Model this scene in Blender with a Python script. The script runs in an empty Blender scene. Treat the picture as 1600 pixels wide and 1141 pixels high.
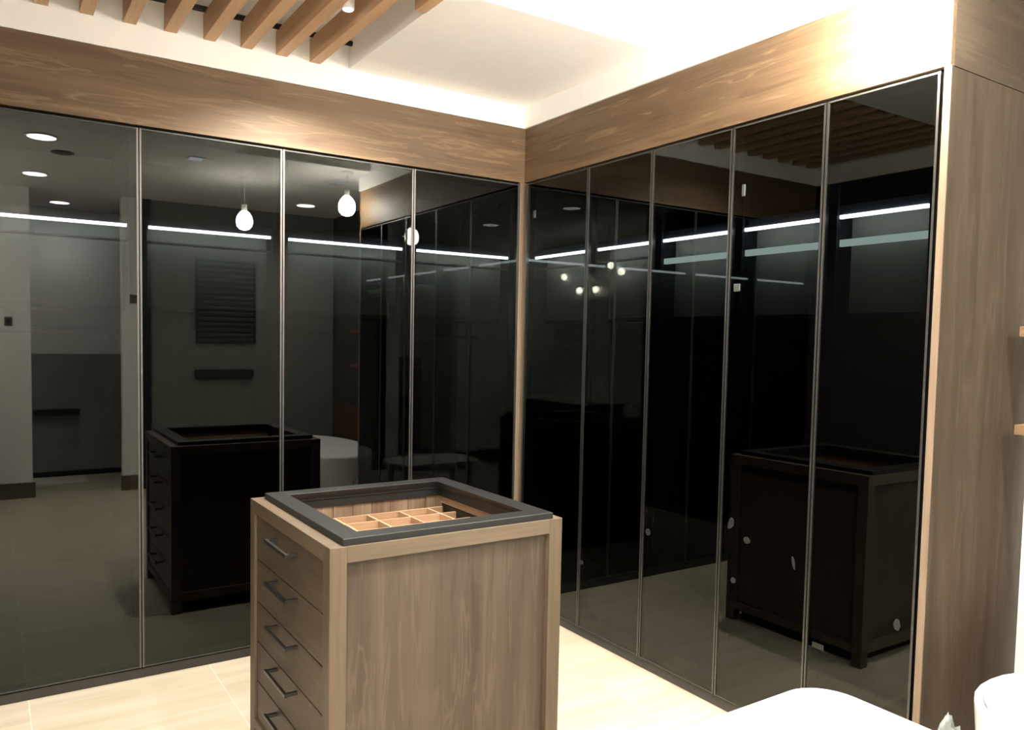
import bpy, bmesh, math, random
from mathutils import Vector, Matrix
random.seed(7)
sc = bpy.context.scene
COL = sc.collection

# ------------------------------------------------------------------ camera
cam_d = bpy.data.cameras.new('camera')
cam = bpy.data.objects.new('camera', cam_d); COL.objects.link(cam)
CAM = Vector((-2.4901, -3.5842, 1.4889))
YAW, PITCH, ROLL, FPX = 0.5679, -0.0557, 0.0183, 1222.5
f = Vector((math.cos(PITCH) * math.sin(YAW), math.cos(PITCH) * math.cos(YAW), math.sin(PITCH)))
r0 = Vector((math.cos(YAW), -math.sin(YAW), 0)); u0 = r0.cross(f)
r = r0 * math.cos(ROLL) + u0 * math.sin(ROLL); u = u0 * math.cos(ROLL) - r0 * math.sin(ROLL)
cam.matrix_world = Matrix(((r.x, u.x, -f.x, CAM.x), (r.y, u.y, -f.y, CAM.y), (r.z, u.z, -f.z, CAM.z), (0, 0, 0, 1)))
cam_d.sensor_fit = 'HORIZONTAL'; cam_d.sensor_width = 36.0; cam_d.lens = FPX * 36.0 / 1600.0
cam_d.shift_x = 35.6 / 1600.0; cam_d.shift_y = 29.7 / 1600.0
cam_d.clip_start = 0.02
sc.camera = cam

# ------------------------------------------------------------------ world and exposure
w = bpy.data.worlds.new('world'); sc.world = w; w.use_nodes = True
w.node_tree.nodes['Background'].inputs[0].default_value = (0.9, 0.95, 1.0, 1)
w.node_tree.nodes['Background'].inputs[1].default_value = 0.02
sc.view_settings.view_transform = 'Standard'; sc.view_settings.look = 'None'
sc.view_settings.gamma = 1.0; sc.view_settings.use_curve_mapping = False
sc.view_settings.exposure = 1.3
BULB = 210.0          # radiance of the bare pendant bulbs
GLOBE = 160.0         # radiance of the vanity globes
SPOT = 46.0           # watts of each ceiling downlight
LED = 22.0            # radiance of the cabinet light bars
WARM = (1.0, 0.91, 0.79)

# ------------------------------------------------------------------ helpers
WLOC = {}
def tag(o, label=None, cat=None, group=None, kind=None):
    if label: o['label'] = label
    if cat: o['category'] = cat
    if group: o['group'] = group
    if kind: o['kind'] = kind
    return o
def place(o, loc, parent):
    COL.objects.link(o); loc = Vector(loc); WLOC[o] = loc
    if parent is not None:
        o.parent = parent; o.location = loc - WLOC[parent]
    else:
        o.location = loc
    return o
def empty(name, loc, label=None, cat=None, group=None, kind=None):
    o = bpy.data.objects.new(name, None); place(o, loc, None); o.empty_display_size = 0.1
    return tag(o, label, cat, group, kind)
def from_bm(name, bm, mat, parent=None, origin=(0, 0, 0), smooth=False):
    me = bpy.data.meshes.new(name)
    bmesh.ops.recalc_face_normals(bm, faces=bm.faces[:])
    bm.to_mesh(me); bm.free()
    for m in (mat if isinstance(mat, (list, tuple)) else [mat]): me.materials.append(m)
    if smooth:
        for p in me.polygons: p.use_smooth = True
    o = bpy.data.objects.new(name, me)
    return place(o, origin, parent)
def box(name, x0, x1, y0, y1, z0, z1, mat, parent=None, bev=0.0, seg=1):
    c = Vector(((x0 + x1) / 2, (y0 + y1) / 2, z0))
    bm = bmesh.new(); bmesh.ops.create_cube(bm, size=1.0)
    for v in bm.verts:
        v.co = Vector((v.co.x * (x1 - x0), v.co.y * (y1 - y0), (v.co.z + 0.5) * (z1 - z0)))
    if bev > 0:
        bmesh.ops.bevel(bm, geom=bm.edges[:], offset=bev, segments=seg, affect='EDGES', profile=0.5)
    return from_bm(name, bm, mat, parent, c)
def add_tube(bm, pts, rad, n=10, cap=True):
    pts = [Vector(p) for p in pts]; rings = []
    for i, p in enumerate(pts):
        d = (pts[min(i + 1, len(pts) - 1)] - pts[max(i - 1, 0)]).normalized()
        a = d.orthogonal().normalized(); b = d.cross(a)
        if rings:
            a = (pa - d * pa.dot(d)).normalized(); b = d.cross(a)
        pa = a; rr = rad[i] if isinstance(rad, (list, tuple)) else rad
        rings.append([bm.verts.new(p + (a * math.cos(2 * math.pi * k / n) + b * math.sin(2 * math.pi * k / n)) * rr) for k in range(n)])
    for A, B in zip(rings, rings[1:]):
        for k in range(n): bm.faces.new((A[k], A[(k + 1) % n], B[(k + 1) % n], B[k]))
    if cap: bm.faces.new(rings[0][::-1]); bm.faces.new(rings[-1])
def tube(name, pts, rad, mat, parent=None, origin=None, n=10, smooth=True):
    o = Vector(origin if origin is not None else pts[0])
    bm = bmesh.new(); add_tube(bm, [Vector(p) - o for p in pts], rad, n)
    return from_bm(name, bm, mat, parent, o, smooth)
def lathe(name, prof, mat, parent=None, origin=(0, 0, 0), n=28, smooth=True, cap0=True, cap1=True):
    bm = bmesh.new(); rings = []
    for rr, z in prof:
        rings.append([bm.verts.new((rr * math.cos(2 * math.pi * k / n), rr * math.sin(2 * math.pi * k / n), z)) for k in range(n)])
    for A, B in zip(rings, rings[1:]):
        for k in range(n): bm.faces.new((A[k], A[(k + 1) % n], B[(k + 1) % n], B[k]))
    if cap0: bm.faces.new(rings[0][::-1])
    if cap1: bm.faces.new(rings[-1])
    return from_bm(name, bm, mat, parent, origin, smooth)
def loops(name, rings, mat, parent=None, origin=(0, 0, 0), smooth=False, closed=False, caps=(False, False)):
    """skin a list of equally long closed rings of points"""
    bm = bmesh.new(); V = [[bm.verts.new(Vector(p) - Vector(origin)) for p in rg] for rg in rings]
    pairs = list(zip(V, V[1:])) + ([(V[-1], V[0])] if closed else [])
    for A, B in pairs:
        n = len(A)
        for k in range(n): bm.faces.new((A[k], A[(k + 1) % n], B[(k + 1) % n], B[k]))
    if caps[0]: bm.faces.new(V[0][::-1])
    if caps[1]: bm.faces.new(V[-1])
    return from_bm(name, bm, mat, parent, origin, smooth)
def rect(x0, x1, y0, y1, z): return [(x0, y0, z), (x1, y0, z), (x1, y1, z), (x0, y1, z)]

# ------------------------------------------------------------------ materials
def new_mat(name):
    m = bpy.data.materials.new(name); m.use_nodes = True
    nt = m.node_tree; nt.nodes.clear()
    out = nt.nodes.new('ShaderNodeOutputMaterial')
    return m, nt, out
def plain(name, col, rough=0.6, metal=0.0, noise=0.04, nscale=14.0, spec=0.4, bump=0.0):
    m, nt, out = new_mat(name)
    b = nt.nodes.new('ShaderNodeBsdfPrincipled'); nt.links.new(b.outputs[0], out.inputs[0])
    b.inputs['Roughness'].default_value = rough; b.inputs['Metallic'].default_value = metal
    b.inputs['Specular IOR Level'].default_value = spec
    tc = nt.nodes.new('ShaderNodeTexCoord'); n = nt.nodes.new('ShaderNodeTexNoise')
    n.inputs['Scale'].default_value = nscale; n.inputs['Detail'].default_value = 3
    nt.links.new(tc.outputs['Object'], n.inputs['Vector'])
    rp = nt.nodes.new('ShaderNodeValToRGB')
    rp.color_ramp.elements[0].position = 0.3; rp.color_ramp.elements[1].position = 0.7
    rp.color_ramp.elements[0].color = tuple(c * (1 - noise) for c in col) + (1,)
    rp.color_ramp.elements[1].color = tuple(min(1, c * (1 + noise)) for c in col) + (1,)
    nt.links.new(n.outputs['Fac'], rp.inputs[0]); nt.links.new(rp.outputs[0], b.inputs['Base Color'])
    if bump:
        bp = nt.nodes.new('ShaderNodeBump'); bp.inputs['Strength'].default_value = bump; bp.inputs['Distance'].default_value = 0.002
        nt.links.new(n.outputs['Fac'], bp.inputs['Height']); nt.links.new(bp.outputs[0], b.inputs['Normal'])
    return m
def emit(name, col, strength):
    m, nt, out = new_mat(name)
    e = nt.nodes.new('ShaderNodeEmission'); e.inputs[0].default_value = tuple(col) + (1,); e.inputs[1].default_value = strength
    nt.links.new(e.outputs[0], out.inputs[0]); return m
def wood(name, dark, mid, light, axis, rough=0.5, flame=0.5, contrast=1.0):
    """veneer with the grain along AXIS"""
    m, nt, out = new_mat(name); N = nt.nodes; L = nt.links
    b = N.new('ShaderNodeBsdfPrincipled'); L.new(b.outputs[0], out.inputs[0])
    b.inputs['Roughness'].default_value = rough; b.inputs['Specular IOR Level'].default_value = 0.35
    tc = N.new('ShaderNodeTexCoord'); oi = N.new('ShaderNodeObjectInfo')
    mul = N.new('ShaderNodeMath'); mul.operation = 'MULTIPLY'; mul.inputs[1].default_value = 37.0
    L.new(oi.outputs['Random'], mul.inputs[0])
    add = N.new('ShaderNodeVectorMath'); add.operation = 'ADD'
    L.new(tc.outputs['Object'], add.inputs[0]); L.new(mul.outputs[0], add.inputs[1])
    def mapped(along, across):
        mp = N.new('ShaderNodeMapping'); s = [across] * 3; s['xyz'.index(axis)] = along
        mp.inputs['Scale'].default_value = s; L.new(add.outputs[0], mp.inputs['Vector']); return mp
    def noise(mp, scale, detail, dist):
        n = N.new('ShaderNodeTexNoise'); n.inputs['Scale'].default_value = scale
        n.inputs['Detail'].default_value = detail; n.inputs['Distortion'].default_value = dist
        L.new(mp.outputs[0], n.inputs['Vector']); return n
    n1 = noise(mapped(0.35, 5.0), 2.2, 4, 0.5)          # broad bands
    r1 = N.new('ShaderNodeValToRGB'); e = r1.color_ramp.elements
    e[0].position = 0.32; e[0].color = tuple(dark) + (1,); e[1].position = 0.7; e[1].color = tuple(light) + (1,)
    k = e.new(0.5); k.color = tuple(mid) + (1,)
    L.new(n1.outputs['Fac'], r1.inputs[0])
    n2 = noise(mapped(1.4, 90.0), 1.6, 5, 0.2)          # pores
    r2 = N.new('ShaderNodeValToRGB'); r2.color_ramp.elements[0].position = 0.3; r2.color_ramp.elements[1].position = 0.65
    g0 = 1 - 0.16 * contrast
    r2.color_ramp.elements[0].color = (g0, g0, g0, 1); r2.color_ramp.elements[1].color = (1.05, 1.04, 1.03, 1)
    L.new(n2.outputs['Fac'], r2.inputs[0])
    mx = N.new('ShaderNodeMix'); mx.data_type = 'RGBA'; mx.blend_type = 'MULTIPLY'; mx.inputs['Factor'].default_value = 1.0
    L.new(r1.outputs[0], mx.inputs['A']); L.new(r2.outputs[0], mx.inputs['B'])
    n3 = noise(mapped(1.7, 19.0), 1.3, 2.5, 0.7)          # cathedral flames
    r3 = N.new('ShaderNodeValToRGB'); q = r3.color_ramp.elements
    q[0].position = 0.57; q[0].color = (0, 0, 0, 1); q[1].position = 0.70; q[1].color = (0, 0, 0, 1)
    k = q.new(0.62); k.color = (1, 1, 1, 1); k2 = q.new(0.65); k2.color = (0.1, 0.1, 0.1, 1)
    L.new(n3.outputs['Fac'], r3.inputs[0])
    fm = N.new('ShaderNodeMath'); fm.operation = 'MULTIPLY'; fm.inputs[1].default_value = flame
    L.new(r3.outputs[0], fm.inputs[0])
    mx2 = N.new('ShaderNodeMix'); mx2.data_type = 'RGBA'; mx2.inputs['B'].default_value = tuple(min(1, c * 1.35) for c in light) + (1,)
    L.new(fm.outputs[0], mx2.inputs['Factor']); L.new(mx.outputs['Result'], mx2.inputs['A'])
    r4 = N.new('ShaderNodeValToRGB'); d_ = r4.color_ramp.elements
    d_[0].position = 0.31; d_[0].color = (0.72, 0.70, 0.68, 1); d_[1].position = 0.40; d_[1].color = (1, 1, 1, 1)
    L.new(n3.outputs['Fac'], r4.inputs[0])
    mx3 = N.new('ShaderNodeMix'); mx3.data_type = 'RGBA'; mx3.blend_type = 'MULTIPLY'; mx3.inputs['Factor'].default_value = min(1.0, flame * 1.5)
    L.new(mx2.outputs['Result'], mx3.inputs['A']); L.new(r4.outputs[0], mx3.inputs['B'])
    L.new(mx3.outputs['Result'], b.inputs['Base Color'])
    bp = N.new('ShaderNodeBump'); bp.inputs['Strength'].default_value = 0.15; bp.inputs['Distance'].default_value = 0.0006
    L.new(n2.outputs['Fac'], bp.inputs['Height']); L.new(bp.outputs[0], b.inputs['Normal'])
    return m
def dark_glass(name, tint, ior):
    m, nt, out = new_mat(name); N = nt.nodes; L = nt.links
    t = N.new('ShaderNodeBsdfTransparent'); t.inputs[0].default_value = tuple(tint) + (1,)
    g = N.new('ShaderNodeBsdfGlossy'); g.inputs['Roughness'].default_value = 0.004; g.inputs[0].default_value = (0.90, 0.945, 0.91, 1)
    fr = N.new('ShaderNodeFresnel'); fr.inputs['IOR'].default_value = ior
    ge = N.new('ShaderNodeNewGeometry')
    s = N.new('ShaderNodeMath'); s.operation = 'SUBTRACT'; s.inputs[0].default_value = 1.0; L.new(ge.outputs['Backfacing'], s.inputs[1])
    k = N.new('ShaderNodeMath'); k.operation = 'MULTIPLY'; L.new(fr.outputs[0], k.inputs[0]); L.new(s.outputs[0], k.inputs[1])
    mix = N.new('ShaderNodeMixShader'); L.new(k.outputs[0], mix.inputs[0]); L.new(t.outputs[0], mix.inputs[1]); L.new(g.outputs[0], mix.inputs[2])
    L.new(mix.outputs[0], out.inputs[0]); return m
def floor_tile(name):
    m, nt, out = new_mat(name); N = nt.nodes; L = nt.links
    b = N.new('ShaderNodeBsdfPrincipled'); L.new(b.outputs[0], out.inputs[0]); b.inputs['Roughness'].default_value = 0.42
    tc = N.new('ShaderNodeTexCoord'); oi = N.new('ShaderNodeObjectInfo')
    mul = N.new('ShaderNodeMath'); mul.operation = 'MULTIPLY'; mul.inputs[1].default_value = 23.0; L.new(oi.outputs['Random'], mul.inputs[0])
    add = N.new('ShaderNodeVectorMath'); add.operation = 'ADD'; L.new(tc.outputs['Object'], add.inputs[0]); L.new(mul.outputs[0], add.inputs[1])
    mp = N.new('ShaderNodeMapping'); mp.inputs['Scale'].default_value = (0.7, 7, 1); L.new(add.outputs[0], mp.inputs[0])
    n = N.new('ShaderNodeTexNoise'); n.inputs['Scale'].default_value = 2.4; n.inputs['Detail'].default_value = 5; L.new(mp.outputs[0], n.inputs['Vector'])
    rp = N.new('ShaderNodeValToRGB'); rp.color_ramp.elements[0].position = 0.3; rp.color_ramp.elements[1].position = 0.7
    rp.color_ramp.elements[0].color = (0.50, 0.425, 0.315, 1); rp.color_ramp.elements[1].color = (0.61, 0.54, 0.425, 1)
    L.new(n.outputs['Fac'], rp.inputs[0]); L.new(rp.outputs[0], b.inputs['Base Color']); return m

WHITE = plain('white_paint', (0.88, 0.875, 0.855), 0.85, noise=0.01)
CEIL = plain('ceiling_paint', (0.87, 0.855, 0.835), 0.9, noise=0.01)
WALLG = plain('grey_wall_finish', (0.17, 0.175, 0.15), 0.7, noise=0.05, nscale=3)
DARKT = plain('dark_stone_tile', (0.05, 0.051, 0.045), 0.5, noise=0.12, nscale=4)
TILEG = plain('grey_stone_tile', (0.30, 0.30, 0.27), 0.35, noise=0.12, nscale=4)
T = ((0.057, 0.0420, 0.0285), (0.072, 0.0545, 0.0375), (0.087, 0.0665, 0.0465))
PT = ((0.085, 0.062, 0.040), (0.105, 0.079, 0.052), (0.125, 0.096, 0.064))
WOODZ = wood('taupe_veneer_upright', *T, 'z', flame=0.45)
RAILZ = wood('rail_veneer_upright', *PT, 'z', flame=0.2)
RAILX = wood('rail_veneer_along_x', *PT, 'x', flame=0.2)
RAILY = wood('rail_veneer_along_y', *PT, 'y', flame=0.2)
WOODX = wood('taupe_veneer_along_x', *T, 'x', flame=0.45)
WOODY = wood('taupe_veneer_along_y', *T, 'y', flame=0.45)
FT = ((0.112, 0.071, 0.040), (0.142, 0.091, 0.051), (0.175, 0.115, 0.066))  # taupe wood with the warm light on the fascia put into its colour
FASX = wood('fascia_veneer_lit_along_x', *FT, 'x', flame=0.6)
FASY = wood('fascia_veneer_lit_along_y', *FT, 'y', flame=0.6)
POSTW = wood('pale_post_veneer', (0.17, 0.125, 0.088), (0.20, 0.148, 0.104), (0.23, 0.172, 0.12), 'z', flame=0.1)
SLATW = wood('warm_slat_wood', (0.46, 0.285, 0.16), (0.52, 0.33, 0.19), (0.58, 0.375, 0.22), 'y', flame=0.15, contrast=0.5)
TRAYX = wood('tray_wood_along_x', (0.30, 0.185, 0.11), (0.36, 0.23, 0.14), (0.42, 0.275, 0.17), 'x', flame=0.1)
TRAYY = wood('tray_wood_along_y', (0.30, 0.185, 0.11), (0.36, 0.23, 0.14), (0.42, 0.275, 0.17), 'y', flame=0.1)
PLANK = wood('lining_plank_wood', (0.13, 0.083, 0.052), (0.20, 0.135, 0.088), (0.26, 0.18, 0.12), 'z', flame=0.3, contrast=2)
SHELFW = wood('shelf_wood', (0.16, 0.095, 0.053), (0.20, 0.12, 0.068), (0.24, 0.145, 0.085), 'y', flame=0.2)
BROWN = wood('dark_brown_panel', (0.07, 0.035, 0.016), (0.09, 0.046, 0.022), (0.11, 0.06, 0.03), 'z', flame=0.1)
BASEW = wood('baseboard_wood', (0.10, 0.075, 0.05), (0.13, 0.10, 0.07), (0.16, 0.125, 0.09), 'x', flame=0.1)
GLASS = dark_glass('smoked_glass', (0.24, 0.25, 0.25), 1.56)
CARC = plain('dark_carcass', (0.013, 0.016, 0.024), 0.6, noise=0.1)
INNER = plain('inner_panel_finish', (0.30, 0.315, 0.265), 0.6, noise=0.05)
LIPF = plain('grey_lip', (0.30, 0.33, 0.30), 0.5)
LIP_GLOW = emit('lip_painted_glow', (0.78, 0.95, 0.88), 2.0)  # mint glow painted onto the cabinet lip, which is no lamp itself
ALU = plain('brushed_profile', (0.15, 0.146, 0.14), 0.42, 1.0, noise=0.05)
GAP = plain('black_gap', (0.010, 0.010, 0.010), 0.7)
PLINTH = plain('dark_plinth', (0.045, 0.044, 0.040), 0.4, noise=0.05)
FRAME = plain('charcoal_frame', (0.014, 0.014, 0.014), 0.42, noise=0.05, spec=0.3)
STEEL = plain('dark_handle_metal', (0.09, 0.088, 0.085), 0.35, 0.85)
CERAM = plain('white_glaze', (0.86, 0.86, 0.84), 0.18, noise=0.005, spec=0.5)
SATIN = plain('white_satin', (0.87, 0.87, 0.86), 0.4, noise=0.005)
BLACKM = plain('black_metal', (0.012, 0.012, 0.012), 0.45)
PLAST = plain('pale_hinge_finish', (0.06, 0.065, 0.062), 0.4)
SMUDGE = plain('grey_sticker', (0.013, 0.014, 0.0125), 0.6, noise=0.35, nscale=160)
GREYD = plain('grey_device', (0.12, 0.12, 0.11), 0.5)
DARKW = plain('dark_wall_finish', (0.022, 0.020, 0.019), 0.55, noise=0.08, nscale=3)
RACKM = plain('rack_metal', (0.02, 0.021, 0.019), 0.5)
MIRROR = plain('mirror_silver', (0.85, 0.87, 0.86), 0.03, 1.0, noise=0.0)
TILE = floor_tile('cream_plank_tile')
GROUT = plain('pale_grout', (0.80, 0.77, 0.68), 0.8)
M_BULB = emit('glowing_bulb', WARM, BULB)
M_BULB2 = emit('glowing_bulb_soft', WARM, BULB * 0.6)
M_GLOBE = emit('glowing_globe', (1, 0.90, 0.76), GLOBE)
M_LENS = emit('lamp_lens', (1.0, 0.95, 0.88), 14.0)
M_DIM = emit('dim_lens', (0.85, 0.92, 1.0), 2.2)
M_LED = emit('light_bar', (0.93, 0.96, 1.0), LED)

# ------------------------------------------------------------------ room dimensions
AX = [-2.565, -1.957, -1.3485, -0.677, -0.030]            # door joints along the back wardrobe
BY = [-0.030, -0.554, -0.998, -1.4426, -1.8545, -2.247]   # door joints along the right wardrobe
ZB, ZT, ZF, ZC, ZR, ZS = 0.05, 2.345, 2.6457, 2.765, 2.88, 2.985
YE = -2.272
S = 'structure'

# ------------------------------------------------------------------ setting
fl = empty('floor', (-1.45, -2.5, 0), kind=S)
box('floor_bed', -3.6, 0.75, -5.75, 0.72, -0.08, -0.0010, GROUT, fl)
PX, PY = 0.705, 1.41
ix = 0
x = -1.675 - 3 * PX
while x < 0.7:
    y = -0.2 - PY * 4 + (0 if ix % 2 == 1 else PY / 2)
    while y < 0.7:
        x0, x1, y0, y1 = max(x, -3.58) + 0.0015, min(x + PX, 0.72) - 0.0015, max(y, -5.74) + 0.0015, min(y + PY, 0.7) - 0.0015
        if x1 - x0 > 0.05 and y1 - y0 > 0.05:
            box('tile', x0, x1, y0, y1, -0.004, 0.0, TILE, fl)
        y += PY
    x += PX; ix += 1

def ceiling():
    xs = [-3.6, -2.45, -1.036, -0.004, 0.75]; ys = [-5.75, -2.05, -1.09, -1.016, -0.004, 0.72]
    def h(i, j):
        cx = (xs[i] + xs[i + 1]) / 2; cy = (ys[j] + ys[j + 1]) / 2
        if -2.45 < cx < -1.036 and -1.09 < cy < 0: return ZS
        if -1.036 < cx < 0 and -2.05 < cy < -1.016: return ZR
        return ZC
    bm = bmesh.new(); nx, ny = len(xs) - 1, len(ys) - 1
    H = [[h(i, j) for j in range(ny)] for i in range(nx)]
    def quad(*p):
        bm.faces.new([bm.verts.new(v) for v in p])
    for i in range(nx):
        for j in range(ny):
            z = H[i][j]; quad((xs[i], ys[j], z), (xs[i], ys[j + 1], z), (xs[i + 1], ys[j + 1], z), (xs[i + 1], ys[j], z))
            if i + 1 < nx and H[i + 1][j] != z:
                z2 = H[i + 1][j]; quad((xs[i + 1], ys[j], z), (xs[i + 1], ys[j + 1], z), (xs[i + 1], ys[j + 1], z2), (xs[i + 1], ys[j], z2))
            if j + 1 < ny and H[i][j + 1] != z:
                z2 = H[i][j + 1]; quad((xs[i], ys[j + 1], z), (xs[i + 1], ys[j + 1], z), (xs[i + 1], ys[j + 1], z2), (xs[i], ys[j + 1], z2))
    quad((-3.6, -5.75, 3.1), (0.75, -5.75, 3.1), (0.75, 0.72, 3.1), (-3.6, 0.72, 3.1))
    for (a, b_) in (((-3.6, -5.75), (0.75, -5.75)), ((0.75, -5.75), (0.75, 0.72)), ((0.75, 0.72), (-3.6, 0.72)), ((-3.6, 0.72), (-3.6, -5.75))):
        quad((a[0], a[1], ZC), (b_[0], b_[1], ZC), (b_[0], b_[1], 3.1), (a[0], a[1], 3.1))
    bmesh.ops.remove_doubles(bm, verts=bm.verts[:], dist=1e-5)
    o = from_bm('ceiling', bm, CEIL); tag(o, kind=S)
ceiling()
tag(box('wall_back', -3.6, 0.75, 0.63, 0.72, 0, ZC, WHITE), kind=S)
tag(box('wall_right', 0.645, 0.75, -5.75, 0.63, 0, ZC, DARKT), kind=S)
tag(box('trim_8', 0.625, 0.645, -2.312, -2.277, 0, ZC, WHITE), kind=S)
tag(box('wall_left', -3.6, -3.5, -5.75, 0.63, 0, ZC, WHITE), kind=S)
tag(box('wall_closet', -3.5, -2.575, -1.75, 0.63, 0, ZF, DARKW), kind=S)
tag(box('wall_upper_left', -3.5, -2.575, -1.75, 0.63, ZF, ZC, WHITE), kind=S)
tag(box('wall_upper_back', -2.575, 0.02, -0.010, 0.10, ZF + 0.002, 3.0, WHITE), kind=S)
tag(box('wall_upper_right', -0.010, 0.10, -2.274, -0.010, ZF + 0.002, 3.0, WHITE), kind=S)
tag(box('trim_1', -2.575, 0.02, -0.004, 0.018, ZT + 0.012, ZF, FASX), kind=S)      # fascia over the back doors
tag(box('trim_2', 0.0, 0.022, YE, -0.004, ZT + 0.012, ZF, FASY), kind=S)           # fascia over the right doors
tag(box('trim_3', -0.026, 0.02, 0.0, 0.02, 0.0, ZT + 0.012, POSTW), kind=S)         # corner post
tag(box('trim_4', 0.022, 0.645, YE, YE + 0.02, ZT + 0.014, ZC, WOODX), kind=S)      # upper end panel
tag(box('trim_5', 0.004, 0.645, YE - 0.004, YE + 0.018, 0.0, ZT + 0.009, WOODZ, bev=0.001), kind=S)   # tall end panel
tag(box('trim_6', 0.0, 0.004, YE - 0.004, YE + 0.018, 0.0, ZT + 0.012, POSTW), kind=S)                 # pale front edge of the end panel
tag(box('baseboard_back', -2.575, 0.03, 0.012, 0.03, 0.0, 0.040, PLINTH), kind=S)
tag(box('baseboard_right', 0.012, 0.03, -2.25, 0.012, 0.0, 0.040, PLINTH), kind=S)
# rear wall with a doorway to the bathroom
tag(box('wall_rear_pier_one', -3.5, -2.185, -4.62, -4.5, 0, ZC, WHITE), kind=S)
tag(box('wall_rear_pier_two', -1.44, -1.27, -4.62, -4.5, 0, ZC, WHITE), kind=S)
tag(box('wall_rear', -1.19, 0.645, -4.62, -4.5, 0, ZC, WALLG), kind=S)
tag(box('trim_7', -1.27, -1.19, -4.64, -4.48, 0, ZC, BLACKM), kind=S)
tag(box('wall_bathroom', -3.5, 0.645, -5.75, -5.65, 0, ZC, WHITE), kind=S)
tag(box('wall_bathroom_tiles', -2.3, -1.2, -5.65, -5.60, 0, 1.27, TILEG), kind=S)
tag(box('trim_9', -2.13, -1.72, -5.60, -5.48, 0.64, 0.70, BLACKM), kind=S)
tag(box('trim_10', -2.3, -1.2, -5.60, -5.58, 0.0, 0.05, BLACKM), kind=S)
tag(box('baseboard_rear_one', -2.9, -2.165, -4.5, -4.485, 0, 0.14, BASEW), kind=S)
tag(box('baseboard_rear_two', -1.46, -1.27, -4.5, -4.485, 0, 0.14, BASEW), kind=S)
tag(box('wall_right_panel', 0.622, 0.645, -4.4, -2.3125, 0, 0.78, BROWN), kind=S)

# ------------------------------------------------------------------ slatted ceiling
sl = empty('slatted_ceiling', (-1.75, -0.55, ZC), 'row of warm wooden ceiling slats hung in a white recess', 'ceiling slats')
for i in range(9):
    x = -2.331 - 0.158 + i * 0.1578
    s_ = box('slat', x, x + 0.050, -1.085, -0.012, 2.758, 2.862, SLATW, sl)
box('slat', -1.086, -1.040, -1.085, -0.80, 2.758, 2.862, SLATW, sl)
for y in (-0.055, -1.03):
    tube('rod', [(-2.448, y, 2.868), (-1.038, y, 2.868)], 0.013, BLACKM, sl)

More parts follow.
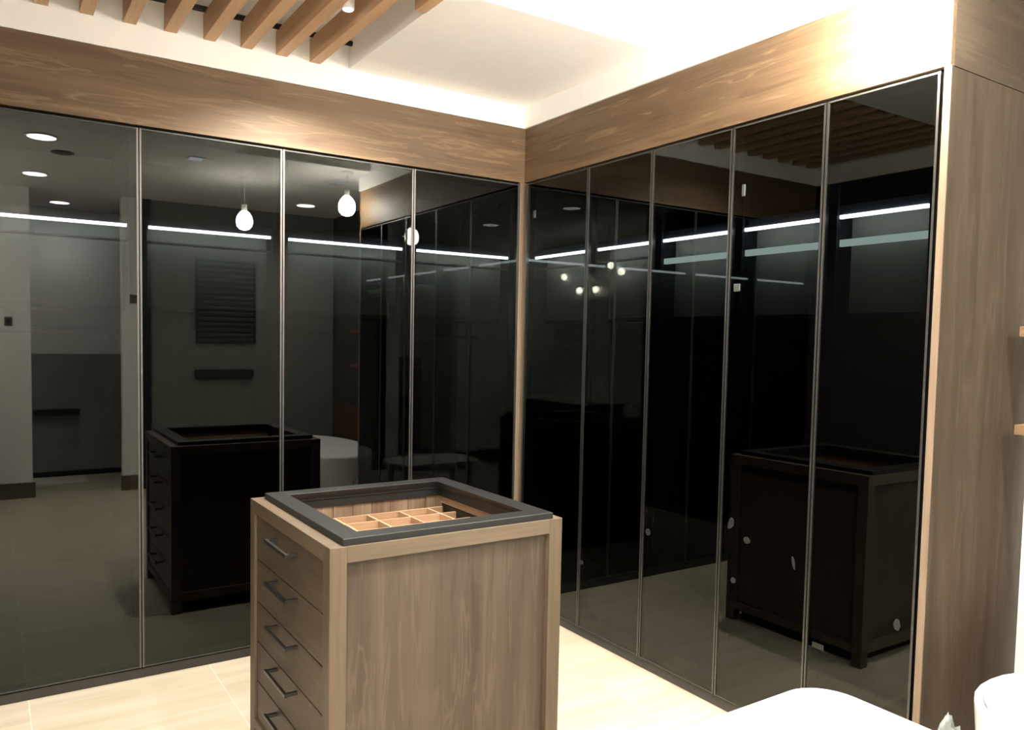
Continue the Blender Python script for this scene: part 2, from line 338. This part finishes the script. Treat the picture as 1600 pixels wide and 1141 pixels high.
# ------------------------------------------------------------------ wardrobes
POS_A = ['leftmost', 'second from the left', 'third from the left', 'nearest the corner post']
POS_B = ['nearest the corner post', 'second from the corner post', 'middle', 'second from the wooden end panel', 'next to the wooden end panel']
def wardrobe(wall, i):
    """one cabinet unit with its glass door; P maps (along, depth, height) to the room"""
    if wall == 'A':
        a0, a1 = AX[i], AX[i + 1]
        P = lambda s0, s1, d0, d1: (s0, s1, d0, d1)
        lab = {0: 'dark glass wardrobe leftmost in the back row', 1: 'dark glass wardrobe second from left in the back row',
               2: 'dark glass wardrobe behind the wooden island, third in the back row', 3: 'dark glass wardrobe of the back row beside the corner post'}[i]
        org = ((a0 + a1) / 2, 0.3, 0.0); grp = 'glass wardrobes on the back wall'
    else:
        a0, a1 = BY[i + 1], BY[i]
        P = lambda s0, s1, d0, d1: (d0, d1, s0, s1)
        lab = {0: 'narrow dark glass wardrobe of the right row beside the corner post', 1: 'dark glass wardrobe second from the corner post in the right row',
               2: 'middle dark glass wardrobe of the right row', 3: 'dark glass wardrobe of the right row with several grey stickers',
               4: 'dark glass wardrobe next to the tall wooden end panel'}[i]
        org = (0.3, (a0 + a1) / 2, 0.0); grp = 'glass wardrobes on the right wall'
    t = empty('wardrobe', org, lab, 'wardrobe', grp)
    D = 0.60 if wall == 'A' else 0.62
    def b(name, s0, s1, d0, d1, z0, z1, m, par=t, bev=0.0):
        x0, x1, y0, y1 = P(s0, s1, d0, d1); return box(name, x0, x1, y0, y1, z0, z1, m, par, bev)
    g = 0.001
    # when the two rows meet, the unit's deep part stops at the corner
    lo, hi = a0 + g, a1 - g
    b('side_panel', lo, lo + 0.034, 0.032, D, 0.045, ZT, CARC); b('side_panel', hi - 0.034, hi, 0.032, D, 0.045, ZT, CARC)
    b('back_panel', lo + 0.035, hi - 0.035, D - 0.02, D, 0.045, ZT, CARC)
    b('top_panel', lo + 0.035, hi - 0.035, 0.032, D - 0.021, ZT - 0.03, ZT, CARC)
    b('base_panel', lo + 0.035, hi - 0.035, 0.032, D - 0.021, 0.045, 0.075, CARC)
    sh = b('shelf', lo + 0.035, hi - 0.035, 0.045, D - 0.021, 1.955, 1.985, CARC)
    x = b('light_bar', lo + 0.042, hi - 0.042, 0.034, 0.046, 1.938, 1.950, M_LED, sh)
    b('inner_panel', lo + 0.036, hi - 0.036, 0.12, 0.135, 1.61, 1.954, INNER)
    if wall == 'B' and i >= 2: b('lip', lo + 0.038, hi - 0.038, 0.046, 0.06, 1.842, 1.866, LIP_GLOW)
    else: b('lip', lo + 0.038, hi - 0.038, 0.046, 0.06, 1.876, 1.886, LIPF)
    b('inner_shelf', lo + 0.036, hi - 0.036, 0.12, D - 0.021, 1.59, 1.608, CARC)
    tube('hanging_rail', [((lo + 0.036, 0.35, 1.50) if wall == 'A' else (0.35, lo + 0.036, 1.50)), ((hi - 0.036, 0.35, 1.50) if wall == 'A' else (0.35, hi - 0.036, 1.50))], 0.012, ALU, t)
    # door: smoked pane carried by a slim profile
    gp = 0.0022
    d = b('door', a0 + gp, a1 - gp, 0.0, 0.006, ZB + 0.002, ZT - 0.002, GLASS)
    d['label'] = 'smoked black glass door'
    b('stile', a0 + gp, a0 + gp + 0.0075, -0.003, 0.020, ZB, ZT, ALU, d); b('stile', a1 - gp - 0.0075, a1 - gp, -0.003, 0.020, ZB, ZT, ALU, d)
    b('rail', a0 + gp + 0.0076, a1 - gp - 0.0076, -0.002, 0.020, ZT - 0.006, ZT, PLINTH, d)
    b('rail', a0 + gp + 0.0076, a1 - gp - 0.0076, -0.002, 0.020, ZB, ZB + 0.006, PLINTH, d)
for i in range(4): wardrobe('A', i)
for i in range(5): wardrobe('B', i)

# ------------------------------------------------------------------ island
IX0, IX1, IY0, IY1, IZ = -1.700, -0.882, -1.535, -0.745, 0.900
isl = empty('drawer_island', ((IX0 + IX1) / 2, (IY0 + IY1) / 2, 0), 'taupe wooden island with drawers and an open charcoal-framed top', 'island')
PW = 0.052
for (px, py) in ((IX0, IY0), (IX1 - PW, IY0), (IX0, IY1 - PW), (IX1 - PW, IY1 - PW)):
    box('post', px, px + PW, py, py + PW, 0.0, IZ, RAILZ, isl, bev=0.0012)
box('top_rail', IX0 + PW, IX1 - PW, IY0, IY0 + PW, IZ - 0.048, IZ, RAILX, isl, bev=0.001)
box('top_rail', IX0 + PW, IX1 - PW, IY1 - PW, IY1, IZ - 0.048, IZ, RAILX, isl, bev=0.001)
box('top_rail', IX0, IX0 + PW, IY0 + PW, IY1 - PW, IZ - 0.048, IZ, RAILY, isl, bev=0.001)
box('top_rail', IX1 - PW, IX1, IY0 + PW, IY1 - PW, IZ - 0.048, IZ, RAILY, isl, bev=0.001)
for (y0) in (IY0, IY1 - 0.03):
    box('bottom_rail', IX0 + PW, IX1 - PW, y0, y0 + 0.03, 0.065, 0.11, RAILX, isl)
for (x0) in (IX0, IX1 - 0.03):
    box('bottom_rail', x0, x0 + 0.03, IY0 + PW, IY1 - PW, 0.065, 0.10, RAILY, isl)
box('front_panel', IX0 + PW, IX1 - PW, IY0 + 0.022, IY0 + 0.040, 0.11, IZ - 0.048, WOODZ, isl)
box('back_panel', IX0 + PW, IX1 - PW, IY1 - 0.040, IY1 - 0.022, 0.11, IZ - 0.048, WOODZ, isl)
box('side_panel', IX1 - 0.040, IX1 - 0.022, IY0 + PW, IY1 - PW, 0.10, IZ - 0.048, WOODZ, isl)
box('plinth', IX0 + 0.06, IX1 - 0.06, IY0 + 0.06, IY1 - 0.06, 0.0, 0.065, GAP, isl)
zs = [0.852, 0.690, 0.535, 0.390, 0.245, 0.100]
box('drawer_recess', IX0 + 0.034, IX0 + 0.040, IY0 + PW, IY1 - PW, 0.10, IZ - 0.048, GAP, isl)
for k in range(5):
    z1, z0 = zs[k] - 0.002, zs[k + 1] + 0.002
    dr = box('drawer', IX0 + 0.008, IX0 + 0.033, IY0 + PW + 0.003, IY1 - PW - 0.003, z0, z1, WOODY, isl, bev=0.0012)
    hz = (0.812, 0.668, 0.517, 0.370, 0.216)[k]; xh = IX0 - 0.030
    ha, hb = -1.250, -1.028
    h_ = box('handle', xh - 0.005, xh + 0.005, ha, hb, hz - 0.006, hz + 0.006, STEEL, dr, bev=0.001)
    h_['label'] = 'slim dark metal bar handle'
    for yy in (ha + 0.004, hb - 0.016):
        box('handle_post', xh + 0.0051, IX0 + 0.008, yy, yy + 0.012, hz - 0.005, hz + 0.005, STEEL, dr)
# charcoal frame on the top: outer face, flat top, inner steps
FX0, FX1, FY0, FY1, FZ = -1.658, -0.918, -1.529, -0.778, 0.921
def fr(i, z): return rect(FX0 + i, FX1 - i, FY0 + i, FY1 - i, z)
loops('top_frame', [fr(0.0, IZ + 0.0005), fr(0.0, FZ - 0.002), fr(0.002, FZ), fr(0.066, FZ), fr(0.068, FZ - 0.002), fr(0.060, 0.905), fr(0.052, 0.893), fr(0.052, 0.888), fr(0.046, 0.886), fr(0.046, 0.858), fr(0.030, 0.858), fr(0.030, IZ + 0.0005)],
      FRAME, isl, ((FX0 + FX1) / 2, (FY0 + FY1) / 2, IZ), closed=True)
# lining and jewellery tray
LX0, LX1, LY0, LY1 = IX0 + 0.056, IX1 - 0.056, IY0 + 0.056, IY1 - 0.056
box('tray_base', LX0, -1.0315, LY0, LY1, 0.755, 0.765, TRAYX, isl)
n = 9; pw = (LX1 - LX0) / n
for k in range(n):
    box('plank', LX0 + k * pw + 0.0008, LX0 + (k + 1) * pw - 0.0012, LY1 - 0.012, LY1, 0.766, 0.872, PLANK, isl)
box('lining', LX1 - 0.012, LX1, LY0, LY1 - 0.0125, 0.826, 0.855, TRAYY, isl)
box('lining', LX0, LX0 + 0.012, LY0, LY1 - 0.0125, 0.766, 0.855, TRAYY, isl)
box('lining', LX0 + 0.0125, LX1 - 0.0125, LY0, LY0 + 0.012, 0.766, 0.855, TRAYX, isl)
DX = [-1.553, -1.423, -1.293, -1.160, -1.036]
DYS = [-0.865, -0.972, -1.085, -1.197, -1.309, -1.421]
for y in DYS:
    box('divider', LX0 + 0.0125, -0.968, y - 0.004, y + 0.004, 0.7655, 0.820, TRAYX, isl)
ys = [LY0 + 0.0125] + sorted(DYS)
for x in DX:
    for a, b_ in zip(sorted(DYS), sorted(DYS)[1:]):
        box('cross_divider', x - 0.004, x + 0.004, a + 0.0041, b_ - 0.0041, 0.7655, 0.8195, TRAYY, isl)

# ------------------------------------------------------------------ white bench, bathtub, wrap, wall shelves
def rrect(x0, x1, y0, y1, z, rad, n=8, ins=0.0):
    x0 += ins; x1 -= ins; y0 += ins; y1 -= ins; rad = max(rad - ins, 0.003); o = []
    for cx, cy, a0 in ((x1 - rad, y1 - rad, 0), (x0 + rad, y1 - rad, 90), (x0 + rad, y0 + rad, 180), (x1 - rad, y0 + rad, 270)):
        for k in range(n + 1):
            a = math.radians(a0 + 90 * k / n); o.append((cx + rad * math.cos(a), cy + rad * math.sin(a), z))
    return o
bx = (-1.12, -0.335, -2.62, -2.132)
be = empty('low_table', (-0.73, -2.38, 0), 'white low table with rounded corners in the front foreground', 'table')
zt = 0.45
loops('table_top', [rrect(*bx, zt - 0.06, 0.13, ins=0.010), rrect(*bx, zt - 0.05, 0.13), rrect(*bx, zt - 0.006, 0.13), rrect(*bx, zt - 0.001, 0.13, ins=0.003), rrect(*bx, zt, 0.13, ins=0.008)],
      SATIN, be, (-0.73, -2.38, zt - 0.06), caps=(True, True))
for lx, ly in ((-1.03, -2.53), (-0.42, -2.53), (-1.03, -2.22), (-0.42, -2.22)):
    lathe('leg', [(0.018, 0.0), (0.024, 0.2), (0.028, zt - 0.0605)], SATIN, be, (lx, ly, 0), n=14)
def oval(a, b_, z, e=2.3, n=56, cx=0.03, cy=-3.26):
    o = []
    for k in range(n):
        th = 2 * math.pi * k / n; c_, s_ = math.cos(th), math.sin(th)
        o.append((cx + a * math.copysign(abs(c_) ** (2 / e), c_), cy + b_ * math.copysign(abs(s_) ** (2 / e), s_), z))
    return o
tb = empty('bathtub', (0.03, -3.26, 0), 'white oval freestanding tub with a flat top at the right edge', 'bathtub')
loops('tub_shell', [oval(0.39, 0.74, 0.0), oval(0.405, 0.755, 0.02), oval(0.425, 0.785, 0.30), oval(0.44, 0.80, 0.485), oval(0.44, 0.80, 0.494), oval(0.436, 0.796, 0.5), oval(0.423, 0.783, 0.5), oval(0.419, 0.779, 0.495), oval(0.35, 0.74, 0.36), oval(0.30, 0.64, 0.14), oval(0.20, 0.5, 0.10)],
      CERAM, tb, (0.03, -3.26, 0), smooth=True, caps=(True, True))
loops('cover', [oval(0.416, 0.776, 0.494), oval(0.417, 0.777, 0.502), oval(0.412, 0.772, 0.505)], SATIN, tb, (0.03, -3.26, 0.494), caps=(True, True))
def crumple():
    bm = bmesh.new(); bmesh.ops.create_icosphere(bm, subdivisions=3, radius=1.0)
    rnd = random.Random(4)
    for v in bm.verts:
        k = 1 + rnd.uniform(-0.16, 0.16)
        v.co = Vector((v.co.x * 0.085 * k, v.co.y * 0.045 * k, max(0.0, 0.165 + v.co.z * 0.165 * k)))
    return from_bm('plastic_wrap', bm, WRAP, None, (0.03, -2.345, 0.0))
m, nt, out = new_mat('clear_wrap')
t_ = nt.nodes.new('ShaderNodeBsdfTransparent'); g_ = nt.nodes.new('ShaderNodeBsdfPrincipled'); mx_ = nt.nodes.new('ShaderNodeMixShader')
g_.inputs['Base Color'].default_value = (0.6, 0.68, 0.68, 1); g_.inputs['Roughness'].default_value = 0.12; mx_.inputs[0].default_value = 0.38
nz = nt.nodes.new('ShaderNodeTexNoise'); nz.inputs['Scale'].default_value = 30; bp_ = nt.nodes.new('ShaderNodeBump'); bp_.inputs['Strength'].default_value = 0.6
nt.links.new(nz.outputs[0], bp_.inputs['Height']); nt.links.new(bp_.outputs[0], g_.inputs['Normal'])
nt.links.new(t_.outputs[0], mx_.inputs[1]); nt.links.new(g_.outputs[0], mx_.inputs[2]); nt.links.new(mx_.outputs[0], out.inputs[0]); WRAP = m
tag(crumple(), 'crumpled clear plastic wrap between low table and bathtub', 'plastic wrap')
for z0, z1, lab in ((1.533, 1.569, 'upper wooden wall shelf at the right edge'), (1.202, 1.237, 'lower wooden wall shelf at the right edge')):
    sh = tag(box('wall_shelf', 0.43, 0.6215, -3.5, -2.316, z0, z1, SHELFW, bev=0.002), lab, 'shelf', 'wooden shelves above the bathtub', 2.4)
    for yy in (-2.45, -3.3):
        box('bracket', 0.585, 0.6215, yy, yy + 0.012, z0 - 0.06, z0 - 0.0005, BLACKM, sh)

# ------------------------------------------------------------------ stickers, and tabs standing in for hinges, on the right-hand glass
def sticker(y, z, wy, wz, lab, m=SMUDGE, ang=0.0, name='sticker', cat='sticker'):
    bm = bmesh.new(); rnd = random.Random(int(y * 1000) + int(z * 77)); n = 12; ring = []
    for k in range(n):
        a = 2 * math.pi * k / n; q = rnd.uniform(0.8, 1.0)
        py, pz = wy / 2 * math.cos(a) * q, wz / 2 * math.sin(a) * q
        ring.append((py * math.cos(ang) - pz * math.sin(ang), py * math.sin(ang) + pz * math.cos(ang)))
    A = [bm.verts.new((0, p[0], p[1])) for p in ring]; B = [bm.verts.new((-0.0012, p[0] * 0.94, p[1] * 0.94)) for p in ring]
    for k in range(n): bm.faces.new((A[k], A[(k + 1) % n], B[(k + 1) % n], B[k]))
    bm.faces.new(A[::-1]); bm.faces.new(B)
    o = from_bm(name, bm, m, None, (-0.0003, y, z)); tag(o, lab, cat, 'stickers on the right wardrobe doors')
G = 'stickers on the right wardrobe doors'
sticker(-0.572, 0.382, 0.034, 0.026, 'round grey sticker beside the first door joint from the corner')
sticker(-1.036, 0.638, 0.036, 0.034, 'small grey sticker low on the middle dark glass door', ang=0.5)
sticker(-1.499, 0.775, 0.030, 0.055, 'tilted oval grey sticker, highest of the lower sticker trio', ang=0.4)
sticker(-1.580, 0.724, 0.036, 0.030, 'rounded grey sticker right of the tilted oval one')
sticker(-1.520, 0.549, 0.028, 0.028, 'round pale grey sticker, lowest of the lower trio')
sticker(-1.793, 0.689, 0.014, 0.055, 'thin upright grey streak sticker left of the last door joint', ang=-0.2)
sticker(-2.190, 0.583, 0.026, 0.046, 'tall faint grey sticker low beside the wooden end panel')
def tab(y, z, wy, wz, lab):  # hinges behind the glass, shown as tabs added on its front
    tag(box('hinge_tab', -0.0068, -0.0003, y - wy / 2, y + wy / 2, z - wz / 2, z + wz / 2, PLAST, bev=0.002), lab, 'tab', 'pale hinge stand-ins on the right wardrobe doors')
tab(-1.506, 2.091, 0.016, 0.046, 'small pale upright hinge stand-in near the top of the fourth right door')
tab(-0.110, 2.173, 0.022, 0.040, 'small pale hinge stand-in high beside the corner post')
tab(-1.490, 1.714, 0.030, 0.030, 'small pale square hinge stand-in below the light line')
tag(box('rating_label', -0.0014, -0.0003, -1.93, -1.884, 0.404, 0.424, SMUDGE), 'small rectangular grey label low on the last right door', 'label')

# ------------------------------------------------------------------ lamps
def pendant(x, y, z, lab, mb):
    t = empty('pendant_lamp', (x, y, ZC), lab, 'lamp', 'bare bulb pendants')
    zt_ = ZC if not (-1.036 < x < 0 and -2.05 < y < -1.016) else ZR
    lathe('ceiling_rose', [(0.045, -0.02), (0.05, -0.004), (0.05, -0.0005)], SATIN, t, (x, y, zt_), n=20)
    tube('cord', [(x, y, zt_ - 0.02), (x, y, z + 0.10)], 0.003, SATIN, t, n=6)
    lathe('socket', [(0.018, 0.055), (0.021, 0.06), (0.021, 0.10), (0.012, 0.105)], SATIN, t, (x, y, z), n=16)
    lathe('bulb', [(0.016, -0.100), (0.040, -0.092), (0.060, -0.066), (0.066, -0.030), (0.060, 0.005), (0.042, 0.035), (0.021, 0.054)], mb, t, (x, y, z), n=16)
pendant(-0.150, -2.175, 2.53, 'glowing bare bulb pendant before the right fascia end', M_BULB)
pendant(-0.751, -2.848, 2.44, 'glowing bare bulb pendant over the low white table', M_BULB2)
def slat_spot(x, y, lab):
    t = empty('slat_spotlight', (x, y, 2.80), lab, 'spotlight')
    lathe('body', [(0.024, -0.016), (0.026, -0.014), (0.026, 0.06), (0.020, 0.065)], SATIN, t, (x, y, 2.80), n=20)
    tube('stem', [(x, y, 2.865), (x, y, ZS - 0.0005)], 0.008, SATIN, t, n=8)
    lathe('lens', [(0.020, -0.0165), (0.020, -0.019), (0.010, -0.020)], M_DIM, t, (x, y, 2.80), n=20)
    ld = bpy.data.lights.new('spot_beam', 'SPOT'); ld.energy = 160.0; ld.color = (1, 0.93, 0.82); ld.spot_size = math.radians(140); ld.spot_blend = 0.6; ld.shadow_soft_size = 0.03
    place(bpy.data.objects.new('spot_beam', ld), (x, y, 2.774), t)
slat_spot(-1.280, -0.60, 'white cylindrical spotlight tucked between the last two ceiling slats')
def downlight(x, y, lab, power=1.0, sq=False):
    t = empty('ceiling_downlight', (x, y, ZC), lab, 'downlight', 'ceiling downlights')
    if sq:
        box('housing', x - 0.06, x + 0.06, y - 0.06, y + 0.06, ZC - 0.008, ZC - 0.0005, SATIN, t, bev=0.002)
        box('lens', x - 0.045, x + 0.045, y - 0.045, y + 0.045, ZC - 0.011, ZC - 0.0082, M_DIM, t)
    else:
        lathe('ring', [(0.098, -0.0005), (0.098, -0.007), (0.09, -0.010), (0.075, -0.010)], SATIN, t, (x, y, ZC), n=24)
        lathe('lens', [(0.084, -0.0085), (0.084, -0.0125), (0.05, -0.0135)], M_LENS, t, (x, y, ZC), n=24)
    ld = bpy.data.lights.new('downlight_beam', 'SPOT'); ld.energy = SPOT * power; ld.color = (1, 0.96, 0.90); ld.spot_size = math.radians(150); ld.spot_blend = 0.9; ld.shadow_soft_size = 0.05
    lo = bpy.data.objects.new('downlight_beam', ld); place(lo, (x, y, ZC - 0.03), t)
downlight(-2.19, -2.35, 'round ceiling downlight nearest the back wardrobes on the left')
downlight(-2.17, -3.75, 'round ceiling downlight near the bathroom doorway')
downlight(0.10, -3.83, 'round ceiling downlight above the bathtub', 2.4)
downlight(-1.90, -5.2, 'round ceiling downlight inside the bathroom')
downlight(-1.22, -2.40, 'square dim ceiling light in the middle of the room', 1.3, sq=True)
downlight(-0.06, -2.56, 'square dim ceiling light near the right wall', 0.3, sq=True)
tag(lathe('ceiling_speaker', [(0.075, -0.0005), (0.075, -0.006), (0.06, -0.010)], GREYD, None, (-2.04, -2.80, ZC), n=24), 'dark round ceiling speaker between two downlights', 'speaker')

# ------------------------------------------------------------------ things seen only in the glass: rear wall, vanity
for xx, zz, lab in ((-2.354, 1.58, 'dark switch plate on the left rear pier'), (-1.345, 1.82, 'grey switch plate on the right rear pier')):
    s_ = tag(box('wall_switch', xx - 0.03, xx + 0.03, -4.499, -4.490, zz - 0.04, zz + 0.04, GREYD, bev=0.002), lab, 'switch')
    box('rocker', xx - 0.012, xx + 0.012, -4.489, -4.485, zz - 0.02, zz + 0.02, STEEL, s_)
rk = empty('towel_rack', (-0.495, -4.48, 1.41), 'dark slatted towel radiator on the grey rear wall', 'radiator')
for xx in (-0.78, -0.215):
    box('upright', xx, xx + 0.02, -4.49, -4.47, 1.41, 2.235, RACKM, rk)
for k in range(16):
    z = 1.42 + k * 0.053
    box('bar', -0.7598, -0.2152, -4.488, -4.474, z, z + 0.022, RACKM, rk)
tag(box('towel_bar', -0.79, -0.22, -4.499, -4.46, 1.065, 1.15, RACKM, bev=0.003), 'dark wall ledge below the towel radiator', 'ledge')
va = empty('vanity', (-3.2, -3.6, 0), 'dark vanity cabinet with white counter by the left wall', 'vanity')
box('cabinet_body', -3.48, -2.95, -4.2, -3.0, 0.30, 0.80, CARC, va)
for k in range(2):
    y0 = -4.19 + k * 0.6
    d_ = box('drawer', -2.949, -2.93, y0, y0 + 0.58, 0.32, 0.79, CARC, va); box('handle', -2.929, -2.915, y0 + 0.2, y0 + 0.38, 0.70, 0.712, STEEL, d_)
box('counter', -3.48, -2.92, -4.22, -2.98, 0.801, 0.85, CERAM, va, bev=0.004)
box('backsplash', -3.498, -3.482, -4.22, -2.98, 0.801, 1.05, CERAM, va)
fc = empty('faucet', (-3.35, -3.5, 0.85), 'black arched faucet on the white vanity counter', 'faucet')
tube('spout', [(-3.35, -3.5, 0.851), (-3.35, -3.5, 1.05), (-3.33, -3.5, 1.10), (-3.27, -3.5, 1.12), (-3.18, -3.5, 1.09)], 0.013, BLACKM, fc)
tube('lever', [(-3.35, -3.49, 1.0), (-3.35, -3.43, 1.03)], 0.008, BLACKM, fc)
tag(box('vanity_mirror', -3.499, -3.485, -4.1, -3.1, 1.12, 2.0, MIRROR), 'rectangular mirror over the vanity', 'mirror')
for k, (yy, zz) in enumerate(((-3.02, 2.28), (-3.20, 2.36), (-3.45, 2.10), (-3.75, 2.10), (-4.05, 2.28))):
    gl = empty('globe_lamp', (-3.46, yy, zz), '%s small glowing globe lamp over the vanity, counted from the wardrobes' % ('first', 'second', 'third', 'fourth', 'fifth')[k], 'lamp', 'globe lamps over the vanity')
    lathe('wall_plate', [(0.03, -0.012), (0.03, 0.012)], BLACKM, gl, (-3.468, yy, zz + 0.055), n=12)
    bm = bmesh.new(); bmesh.ops.create_uvsphere(bm, u_segments=14, v_segments=8, radius=0.04)
    from_bm('globe', bm, M_GLOBE, gl, (-3.44, yy, zz), True)

# ------------------------------------------------------------------ what the pieces of the setting are
for name, lab, cat in (
    ('floor', 'cream stone tiled floor with pale thin joints', 'floor'), ('ceiling', 'white ceiling with raised recesses', 'ceiling'),
    ('wall_back', 'white wall behind the back row of wardrobes', 'wall'), ('wall_right', 'dark tiled wall beside the bathtub', 'wall'),
    ('wall_left', 'white wall behind the vanity', 'wall'), ('wall_closet', 'dark wall panel left of the back wardrobes', 'wall'),
    ('wall_upper_left', 'white wall strip above the dark left panel', 'wall'),
    ('wall_upper_back', 'white wall strip above the back wooden fascia', 'wall'), ('wall_upper_right', 'white wall strip above the right wooden fascia', 'wall'),
    ('trim_1', 'wide wooden fascia above the back glass doors', 'fascia'), ('trim_2', 'wide wooden fascia above the right glass doors', 'fascia'),
    ('trim_3', 'slim pale wooden post in the corner of the wardrobes', 'post'), ('trim_4', 'wooden panel above the tall end panel', 'panel'),
    ('trim_5', 'tall wooden end panel of the right wardrobes', 'panel'), ('trim_6', 'pale front edge of the tall wooden end panel', 'edge strip'),
    ('trim_7', 'black door frame post in the rear wall', 'door frame'), ('trim_8', 'narrow white strip beside the tall wooden end panel', 'wall strip'),
    ('trim_9', 'black ledge inside the bathroom', 'ledge'), ('trim_10', 'black skirting strip inside the bathroom', 'skirting'),
    ('baseboard_back', 'dark plinth under the back glass doors', 'plinth'), ('baseboard_right', 'dark plinth under the right glass doors', 'plinth'),
    ('baseboard_rear_one', 'brown baseboard on the left rear pier', 'baseboard'), ('baseboard_rear_two', 'brown baseboard on the right rear pier', 'baseboard'),
    ('wall_rear_pier_one', 'white rear wall pier left of the bathroom doorway', 'wall'), ('wall_rear_pier_two', 'narrow white rear wall pier right of the bathroom doorway', 'wall'),
    ('wall_rear', 'grey rear wall carrying the towel radiator', 'wall'), ('wall_bathroom', 'white wall at the back of the bathroom', 'wall'),
    ('wall_bathroom_tiles', 'half-height grey tiling in the bathroom', 'wall tiles'), ('wall_right_panel', 'low dark brown wood panel behind the bathtub', 'wall panel')):
    tag(bpy.data.objects[name], lab, cat)
